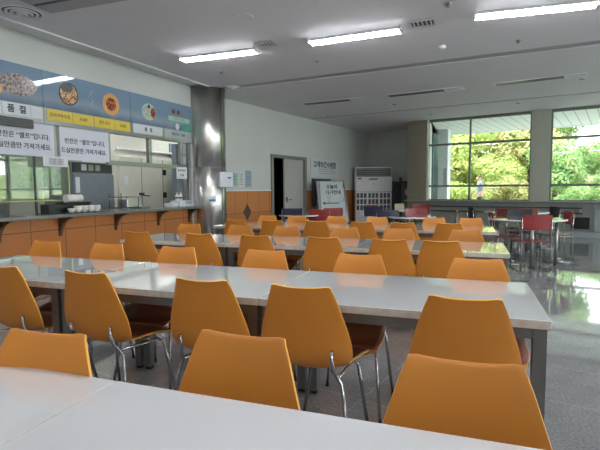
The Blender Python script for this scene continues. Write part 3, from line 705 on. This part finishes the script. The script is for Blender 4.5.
def make_chair(label, loc, ang):
    t = thing('shell_chair', label, 'chair', loc, ang, 'orange shell chairs along the tables')
    P = shell_mesh()
    bm = grid_shell(P, 14); bmesh.ops.recalc_face_normals(bm, faces=bm.faces)
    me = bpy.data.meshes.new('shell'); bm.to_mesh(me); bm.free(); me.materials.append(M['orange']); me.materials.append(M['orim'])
    o = bpy.data.objects.new('shell', me); C.objects.link(o); o.parent = t
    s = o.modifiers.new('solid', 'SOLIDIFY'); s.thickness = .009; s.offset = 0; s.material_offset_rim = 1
    b = o.modifiers.new('bevel', 'BEVEL'); b.width = .0025; b.segments = 2; b.limit_method = 'ANGLE'; b.angle_limit = math.radians(50)
    Q = [p for p in P if p[1] < .50]
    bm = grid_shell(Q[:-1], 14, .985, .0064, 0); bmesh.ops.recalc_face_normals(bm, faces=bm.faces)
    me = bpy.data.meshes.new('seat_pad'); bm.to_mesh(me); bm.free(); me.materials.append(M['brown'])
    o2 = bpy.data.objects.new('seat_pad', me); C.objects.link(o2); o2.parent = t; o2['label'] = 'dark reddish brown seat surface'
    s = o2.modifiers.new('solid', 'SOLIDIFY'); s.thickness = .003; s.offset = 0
    for sx_ in (-1, 1):
        rear = [(sx_ * .126, -.236, .575), (sx_ * .126, -.235, .53), (sx_ * .13, -.224, .485), (sx_ * .14, -.195, .448), (sx_ * .155, -.185, .42), (sx_ * .168, -.195, .37), (sx_ * .205, -.235, .012)]
        front = [(sx_ * .145, -.19, .447), (sx_ * .145, -.06, .432), (sx_ * .155, .08, .425), (sx_ * .168, .115, .40), (sx_ * .21, .19, .012)]
        for pth in (rear, front):
            l = MB().tube(pth, .0085, 8).build('leg', M['chrome'], t)
            e = pth[-1]; MB().lathe([(.012, 0), (.013, .018)], (e[0], e[1], 0), 10).build('rubber_foot', M['black'], l)
    MB().tube([(-.155, .02, .436), (.155, .02, .436)], .008, 6).build('cross_bar', M['chrome'], t)
    return t
rows = [('far side of the front table row', 1.12 - .25 + .005, PI, [-1.085, -.575, .005]),
        ('near side of the second table row', 1.79 + .25, 0, [-2.33, -1.745, -1.108, -.64, 0.0]),
        ('far side of the second table row', 2.774 - .25, PI, [-3.10, -2.50, -1.88, -1.22, -.60, .076]),
        ('near side of the third table row', 3.66 + .25, 0, [-2.96, -2.28, -1.715, -1.10, -.565, -.164]),
        ('far side of the third table row', 4.66 - .25, PI, [-3.0, -2.35, -1.80, -1.17, -.62, .01]),
        ('near side of the farthest table row', 5.5 + .25, 0, [-2.87, -2.33, -1.75, -1.18, -.69, -.18]),
        ('far side of the farthest table row', 6.5 - .25, PI, [-2.82, -2.35, -1.76, -1.16, -.40, .07])]
ORD = ['leftmost', 'second from left', 'third from left', 'third from right', 'second from right', 'rightmost']
pc = None; rng = random.Random(3)
for rn, y, a, xs in rows:
    names = ORD if len(xs) == 6 else ['leftmost', 'second from left', 'middle one', 'second from right', 'rightmost'] if len(xs) == 5 else ['left one', 'middle one', 'right one']
    for i, x in enumerate(xs):
        lb = f'orange shell chair on the {rn}, {names[i]}'
        first = i == 0 and 'front' in rn; aa = a + math.radians(rng.uniform(-2, 2) + (6 if first else 0)); yy = y + rng.uniform(-.012, .012) - (.15 if first else 0)
        if pc is None: pc = make_chair(lb, (x, yy, 0), aa)
        else: dup(pc, (x, yy, 0), aa, lb)

# ------------------------------------------------------------------ panel back chairs and round tables
def panel_chair(label, x, y, a, m, group='chairs around the round tables'):
    t = thing('stacking_chair', label, 'chair', (x, y, 0), math.radians(a), group)
    bk = MB(); n = 8
    # slightly curved back panel
    A = []
    for th in (0, .012):
        for z in (.62, .84):
            A.append([bk.bm.verts.new((-.215 + .43 * k / n, -.215 - (z - .62) * .12 + .03 * (2 * k / n - 1) ** 2 + th, z)) for k in range(n + 1)])
    for k in range(n):
        bk.bm.faces.new((A[0][k], A[0][k + 1], A[1][k + 1], A[1][k])); bk.bm.faces.new((A[2][k], A[3][k], A[3][k + 1], A[2][k + 1]))
        bk.bm.faces.new((A[1][k], A[1][k + 1], A[3][k + 1], A[3][k])); bk.bm.faces.new((A[0][k], A[2][k], A[2][k + 1], A[0][k + 1]))
    bk.bm.faces.new((A[0][0], A[1][0], A[3][0], A[2][0])); bk.bm.faces.new((A[0][n], A[2][n], A[3][n], A[1][n]))
    bk.build('backrest', m, t, bevel=.004)
    MB().box(-.205, .205, -.19, .22, .44, .455).build('seat', m, t, bevel=.012)
    for s in (-1, 1):
        MB().tube([(s * .205, -.225, .80), (s * .205, -.205, .60), (s * .205, -.2, .44), (s * .215, -.235, .01)], .009, 6).build('leg', M['chrome'], t)
        MB().tube([(s * .205, -.2, .43), (s * .205, .19, .43), (s * .215, .215, .01)], .009, 6).build('leg', M['chrome'], t)
        MB().tube([(s * .215, -.235, .012), (s * .215, .215, .012)], .009, 6).build('floor_runner', M['chrome'], t)
    return t
def panel_dup(src, label, x, y, a):
    return dup(src, (x, y, 0), math.radians(a), label)
def round_table(label, x, y, r, a=0, n_leg=4):
    t = thing('round_table', label, 'table', (x, y, 0), math.radians(a), 'round tables by the window')
    MB().lathe([(r - .01, .712), (r, .718), (r, .735), (r - .006, .74)], n=48).build('tabletop', M['laminate'], t)
    for k in range(n_leg):
        an = 2 * PI * k / n_leg
        l = MB().lathe([(.024, .02), (.024, .713)], n=14).build('leg', M['alu'], t, loc=((r * .75) * math.cos(an), (r * .75) * math.sin(an), 0))
        MB().lathe([(.03, 0), (.03, .02)], n=14).build('foot', M['black'], l)
    m = MB(); m.tube([(-r * .75, 0, .69), (r * .75, 0, .69)], .015, 6); m.tube([(0, -r * .75, .69), (0, r * .75, .69)], .015, 6); m.build('underframe', M['tsteel'], t)
    return t
round_table('white round table nearest the window, with a red chair in front', .93, 8.32, .585, 4)
round_table('white round table farther back, half hidden behind the dark chair', .98, 10.55, .62, 19)
round_table('small round table in the centre back with a red chair behind it', -.90, 8.47, .42, 19)
round_table('small round table beyond, between red chairs near the corner cabinet', -1.62, 11.1, .5, 19)
round_table('small pale table near the doorway beside the navy chair', -3.05, 8.55, .4, 19)
red0 = panel_chair('red panel back chair with chrome legs in front of the nearest round table', 0.92, 7.66, 14, M['red'])
panel_dup(red0, 'red chair seen side on at the right of the nearest round table', 1.41, 8.78, 97)
panel_dup(red0, 'red chair seen side on at the left of the nearest round table', .60, 8.32, -86)
slate0 = panel_chair('dark slate chair facing us at the far side of the nearest round table', .97, 9.02, 196, M['slate'])
mar0 = panel_chair('maroon chair behind the dark slate chair, left one of two', .70, 9.98, 12, M['maroon'])
panel_dup(mar0, 'maroon chair behind the dark slate chair, right one of two', 1.02, 10.0, 20)
panel_dup(slate0, 'dark slate chair side on, left of the farther round table', .30, 10.2, -75)
panel_dup(slate0, 'dark slate chair side on, right of the farther round table', 1.50, 10.6, 105)
panel_dup(red0, 'red chair standing behind the small round table in the centre back', -.85, 9.2, 200)
panel_dup(red0, 'red chair side on, right of the small central round table', -.36, 8.72, 90)
panel_dup(red0, 'red chair beyond the navy chairs, left of the farther small table', -1.95, 11.1, -50)
panel_dup(red0, 'red chair below the corner column, right of the farther small table', -1.05, 11.45, 170)
bei0 = panel_chair('beige chair in front of the cabinet by the corner column', -1.42, 12.0, 245, M['beige'])
nav0 = panel_chair('navy chair nearer the viewer, in front of the air conditioner', -1.42, 8.65, 25, M['navy'])
panel_dup(nav0, 'navy chair farther back, in front of the air conditioner', -1.95, 10.4, 10)
panel_dup(nav0, 'navy chair in front of the open doorway', -3.42, 9.15, 19)
panel_dup(red0, 'red chair, nearer of the two left of the whiteboard foot', -2.72, 8.75, 19)
panel_dup(red0, 'red chair, farther of the two before the whiteboard', -2.70, 9.45, 40)

# ------------------------------------------------------------------ outside
struct(MB().box(-14, 45, 12.0, 19.5, -.25, -.13).build('ground_terrace', M['ground']))
struct(MB().box(8.3, 45, -8, 12.0, -.25, -.13).build('ground_side', M['ground']))
# eaves soffit outside the window
ov = MB(); ov.prism([(.0, .26), (10.5, .26), (10.5, 4.1), (-2.6, 4.1), (-2.6, 2.3), (-.55, 2.0)], H, H + .06)
struct(ov.build('ceiling_eaves', M['soffit'], loc=fr('W'), rz=rz('W')))
struct(MB().box(-3.5, 10.5, 4.0, 4.25, H - .01, H + .25).build('trim_6', M['extwall'], loc=fr('W'), rz=rz('W')))
t = thing('outdoor_column', 'white outdoor column seen through the left window pane', 'column', fr('W', -.3, 2.6), rz('W'))
MB().box(-.16, .16, -.16, .16, -.13, H).build('shaft', M['extwall'], t); MB().box(.02, .14, -.165, -.16, 1.3, 1.9).build('notice', M['cardgrey'], t)
t = thing('glazed_annex', 'blue grey glazed building part outside, left of the white column', 'building', fr('W', -1.55, 2.2), rz('W'))
MB().box(-1.1, 1.0, 0, 2, -.13, 3.05).build('glazing', M['extglass'], t)
for z in (.3, .8, 1.3, 1.8, 2.3, 2.8): MB().box(-1.1, 1.02, -.03, 0, z - .02, z + .02).build('transom', M['alu'], t)
for x in (-.1, .45, .97): MB().box(x - .03, x + .03, -.04, 0, -.13, 3.05).build('mullion', M['fridge'], t)
# hillside
me = bpy.data.meshes.new('hill'); V = []; Fc = []
nx, ny = 56, 24
def hz(x, y): return max(-.2, (y - 20.5) * .16 + .5 * math.sin(x * .23 + y * .2) + .25 * math.sin(x * .6))* (1 if y > 20 else .0) - .1
for j in range(ny):
    for i in range(nx): x = -16 + i * 1.3; y = 19.4 + j * 1.4; V.append((x, y, hz(x, y) if y > 20 else -.16))
for j in range(ny - 1):
    for i in range(nx - 1): a = j * nx + i; Fc.append((a, a + 1, a + 1 + nx, a + nx))
me.from_pydata(V, [], Fc); me.materials.append(M['hill']); o = bpy.data.objects.new('hill', me); C.objects.link(o); struct(o)
for p in me.polygons: p.use_smooth = True

def leaf_mat(name, c1, c2, c3):
    m = bpy.data.materials.new(name); m.use_nodes = True; nt = m.node_tree; b = nt.nodes['Principled BSDF']; b.inputs['Roughness'].default_value = .6
    tc = nt.nodes.new('ShaderNodeTexCoord'); nz = nt.nodes.new('ShaderNodeTexNoise'); nz.inputs['Scale'].default_value = 2.2; nz.inputs['Detail'].default_value = 5
    oi = nt.nodes.new('ShaderNodeObjectInfo'); ad = nt.nodes.new('ShaderNodeVectorMath'); ad.operation = 'ADD'
    nt.links.new(tc.outputs['Object'], ad.inputs[0]); nt.links.new(oi.outputs['Location'], ad.inputs[1]); nt.links.new(ad.outputs[0], nz.inputs[0])
    r = nt.nodes.new('ShaderNodeValToRGB'); nt.links.new(nz.outputs[0], r.inputs[0]); e = r.color_ramp.elements
    e[0].position, e[0].color = .36, (*c1, 1); e[1].position, e[1].color = .66, (*c3, 1); q = e.new(.5); q.color = (*c2, 1)
    nt.links.new(r.outputs[0], b.inputs['Base Color'])
    tr = nt.nodes.new('ShaderNodeBsdfTranslucent'); nt.links.new(r.outputs[0], tr.inputs[0])
    mx = nt.nodes.new('ShaderNodeMixShader'); mx.inputs[0].default_value = .4
    nt.links.new(b.outputs[0], mx.inputs[1]); nt.links.new(tr.outputs[0], mx.inputs[2])
    nt.links.new(mx.outputs[0], nt.nodes['Material Output'].inputs[0]); return m
LM = [leaf_mat('yellow_green_leaves', (.26, .38, .10), (.47, .55, .17), (.60, .56, .22)),
      leaf_mat('fresh_green_leaves', (.18, .35, .13), (.34, .50, .19), (.50, .57, .26)),
      leaf_mat('olive_autumn_leaves', (.30, .34, .14), (.48, .49, .19), (.58, .44, .20))]
def crown_mesh(seed, mi, n=8500, R_=1.6, leaf=.085):
    r = np.random.default_rng(seed); k = 16
    cs = r.normal(size=(k, 3)); cs /= np.linalg.norm(cs, axis=1)[:, None]; cs *= (R_ * r.uniform(.25, .75, (k, 1))); cs[:, 2] = cs[:, 2] * .8 + 1.9
    rad = r.uniform(.45, .8, k) * R_ * .62
    w = r.integers(0, k, n); d = r.normal(size=(n, 3)); d /= np.linalg.norm(d, axis=1)[:, None]
    c = cs[w] + d * (rad[w] * r.uniform(.75, 1.05, n))[:, None]
    c[:, 2] = np.maximum(c[:, 2], .25)
    a = r.normal(size=(n, 3)); a = a - (a * d).sum(1)[:, None] * d * .6; a /= np.linalg.norm(a, axis=1)[:, None]
    b = np.cross(a, d); b /= np.linalg.norm(b, axis=1)[:, None]; s = (leaf * r.uniform(.6, 1.3, n))[:, None]
    v = np.stack([c - a * s, c - b * s * .55, c + a * s, c + b * s * .55], 1).reshape(-1, 3)
    me = bpy.data.meshes.new('crown'); me.vertices.add(len(v)); me.vertices.foreach_set('co', v.ravel())
    me.loops.add(n * 4); me.loops.foreach_set('vertex_index', np.arange(n * 4)); me.polygons.add(n)
    me.polygons.foreach_set('loop_start', np.arange(0, n * 4, 4)); me.polygons.foreach_set('loop_total', np.full(n, 4)); me.update(); me.materials.append(LM[mi]); me.validate(); return me
crowns = [(crown_mesh(s, mi), mi) for s, mi in ((1, 0), (2, 1), (3, 2), (4, 0), (5, 1))]
tm = MB(); tm.tube([(0, 0, -.5), (.03, .02, .8), (0, .05, 1.9)], .09, 8); tm.tube([(.02, .02, .9), (.4, .1, 1.8)], .05, 6); tm.tube([(.02, .02, 1.0), (-.35, -.1, 1.9)], .045, 6)
tro = tm.build('trunk', M['bark']); tmesh = tro.data; bpy.data.objects.remove(tro)
ON = 'first second third fourth fifth sixth seventh eighth ninth tenth eleventh twelfth thirteenth fourteenth fifteenth sixteenth seventeenth'.split()
KN = ['yellow green', 'fresh green', 'olive and ochre']
KW = ['yellow green leaves', 'fresh green leaves', 'olive and ochre leaves']
rt = np.random.default_rng(11); cnt = 0
rowsT = [(22.4, .55, 2.0, 'nearest'), (24.8, .85, 2.7, 'second'), (27.5, 1.25, 3.4, 'third'), (32, 1.7, 4.6, 'fourth')]
for ri, (y0, sc_, dx, rn) in enumerate(rowsT):
    x = -4.0; j = 0
    while x < (15 if ri in (0, 2) else 27):
        xx = x + rt.uniform(-.4, .4); yy = y0 + rt.uniform(-.7, .7) - .2 * (x - 4) * .3
        me, mi = crowns[int(rt.integers(0, 5))]; s = sc_ * rt.uniform(.85, 1.15)
        if xx > 5.6 and ri >= 2: s *= .78
        if xx > 16: s = 1.6
        t = thing('tree', f"tree with {KW[mi]}, {ON[j]} from left in the {rn} row up the slope", 'tree', (xx, yy, hz(xx, yy) - .05), rt.uniform(0, 6.28), 'trees on the slope outside the window')
        t.scale = (s * 1.1, s * 1.1, s)
        for nm, mm in (('crown', me), ('trunk', tmesh)):
            c = bpy.data.objects.new(nm, mm); C.objects.link(c); c.parent = t
        x += dx if x < 12.5 else 3.6; j += 1

# person outside, walking, seen in profile from the side
def skin_obj(name, verts, edges, radii, m, parent, sub=2):
    me = bpy.data.meshes.new(name); me.from_pydata(verts, edges, []); me.materials.append(m)
    o = bpy.data.objects.new(name, me); C.objects.link(o); o.parent = parent
    md = o.modifiers.new('skin', 'SKIN'); me.skin_vertices if me.skin_vertices else None
    if not me.skin_vertices:
        bm = bmesh.new(); bm.from_mesh(me); bm.verts.layers.skin.verify(); bm.to_mesh(me); bm.free()
    for i, r in enumerate(radii): me.skin_vertices[0].data[i].radius = (r, r) if not isinstance(r, tuple) else r
    me.skin_vertices[0].data[0].use_root = True
    md.use_smooth_shade = True
    s = o.modifiers.new('sub', 'SUBSURF'); s.levels = sub; s.render_levels = sub; return o
PX = (.52, 20.2)
t = thing('person', 'person in a grey blue short sleeved shirt walking outside the window', 'person', (PX[0], PX[1], -.13), math.radians(8))
HS = 1.07
def sc3(L): return [(x * HS, y * HS, z * HS) for x, y, z in L]
# facing -x (to the left), arms bent forward
body_v = sc3([(0, 0, .95), (0, 0, 1.12), (.0, 0, 1.32), (.02, 0, 1.44), (-.03, 0, 1.52), (-.05, 0, 1.60), (-.06, 0, 1.68),
              (.01, .19, 1.40), (.05, .22, 1.13), (-.16, .19, 1.02), (-.22, .18, .99), (.01, -.19, 1.40), (.07, -.22, 1.13), (-.14, -.2, 1.0), (-.2, -.19, .97),
              (0, .09, .9), (-.10, .10, .5), (-.06, .10, .08), (-.20, .10, .04), (0, -.09, .9), (.10, -.10, .5), (.22, -.10, .1), (.09, -.10, .04)])
body_e = [(0, 1), (1, 2), (2, 3), (3, 4), (4, 5), (5, 6), (3, 7), (7, 8), (8, 9), (9, 10), (3, 11), (11, 12), (12, 13), (13, 14), (0, 15), (15, 16), (16, 17), (17, 18), (0, 19), (19, 20), (20, 21), (21, 22)]
skin_obj('body', body_v, body_e, [.12, .12, .13, .09, .06, .105, .115, .055, .04, .033, .03, .055, .04, .033, .03, .09, .06, .045, .035, .09, .06, .045, .035], M['skin'], t)
sv = sc3([(0, 0, .97), (0, 0, 1.12), (0, 0, 1.32), (.02, 0, 1.43), (.01, .19, 1.40), (.04, .215, 1.2), (.01, -.19, 1.40), (.05, -.215, 1.2)])
skin_obj('shirt', sv, [(0, 1), (1, 2), (2, 3), (3, 4), (4, 5), (3, 6), (6, 7)], [.145, .14, .15, .10, .075, .06, .075, .06], M['shirt'], t)
tv = sc3([(0, 0, .97), (0, .09, .88), (-.10, .10, .5), (-.06, .10, .12), (0, -.09, .88), (.10, -.10, .5), (.21, -.10, .14)])
skin_obj('trousers', tv, [(0, 1), (1, 2), (2, 3), (0, 4), (4, 5), (5, 6)], [.135, .10, .075, .06, .10, .075, .06], M['trouser'], t)
skin_obj('hair', sc3([(-.045, 0, 1.71), (-.025, 0, 1.69), (-.01, 0, 1.65)]), [(0, 1), (1, 2)], [.10, .125, .11], M['hair'], t)

# ------------------------------------------------------------------ world and light
w = bpy.data.worlds.new('sky'); sc.world = w; w.use_nodes = True; nt = w.node_tree
bg = nt.nodes['Background']; tc = nt.nodes.new('ShaderNodeTexCoord'); sp = nt.nodes.new('ShaderNodeSeparateXYZ'); nt.links.new(tc.outputs['Generated'], sp.inputs[0])
r = nt.nodes.new('ShaderNodeValToRGB'); nt.links.new(sp.outputs['Z'], r.inputs[0])
r.color_ramp.elements[0].color = (.96, .97, 1, 1); r.color_ramp.elements[1].color = (.88, .92, 1, 1)
nt.links.new(r.outputs[0], bg.inputs[0]); bg.inputs[1].default_value = 2.6
sl = bpy.data.lights.new('sun', 'SUN'); sl.energy = 1.6; sl.angle = math.radians(25); sl.color = (1, .97, .9)
so = bpy.data.objects.new('sun', sl); C.objects.link(so); so.rotation_euler = (math.radians(38), 0, math.radians(-25))

# ------------------------------------------------------------------ camera
f, yaw, pit, rol = 467.7, .3412, .0775, -.007
fw = Vector((-math.sin(yaw) * math.cos(pit), math.cos(yaw) * math.cos(pit), -math.sin(pit)))
rt_ = Vector((math.cos(yaw), math.sin(yaw), 0)); up = rt_.cross(fw)
r2 = rt_ * math.cos(rol) + up * math.sin(rol); u2 = -rt_ * math.sin(rol) + up * math.cos(rol)
cam = bpy.data.cameras.new('camera'); co = bpy.data.objects.new('camera', cam); C.objects.link(co)
co.matrix_world = Matrix(((r2.x, u2.x, -fw.x, 0), (r2.y, u2.y, -fw.y, 0), (r2.z, u2.z, -fw.z, 1.24), (0, 0, 0, 1)))
cam.sensor_width = 36; cam.lens = 36 * f / 600; cam.clip_start = .02; cam.clip_end = 300
sc.camera = co
vs = sc.view_settings; vs.view_transform = 'Standard'; vs.look = 'None'; vs.gamma = 1; vs.use_curve_mapping = False; vs.exposure = 1.32

# turn the lettering curves into plain meshes
bpy.context.view_layer.update(); dg = bpy.context.evaluated_depsgraph_get()
for o in [o for o in sc.objects if o.type == 'FONT']:
    me = bpy.data.meshes.new_from_object(o.evaluated_get(dg))
    n = bpy.data.objects.new('lettering', me); C.objects.link(n); n.parent = o.parent
    n.location, n.rotation_euler, n.scale = o.location.copy(), o.rotation_euler.copy(), o.scale.copy()
    bpy.data.objects.remove(o)
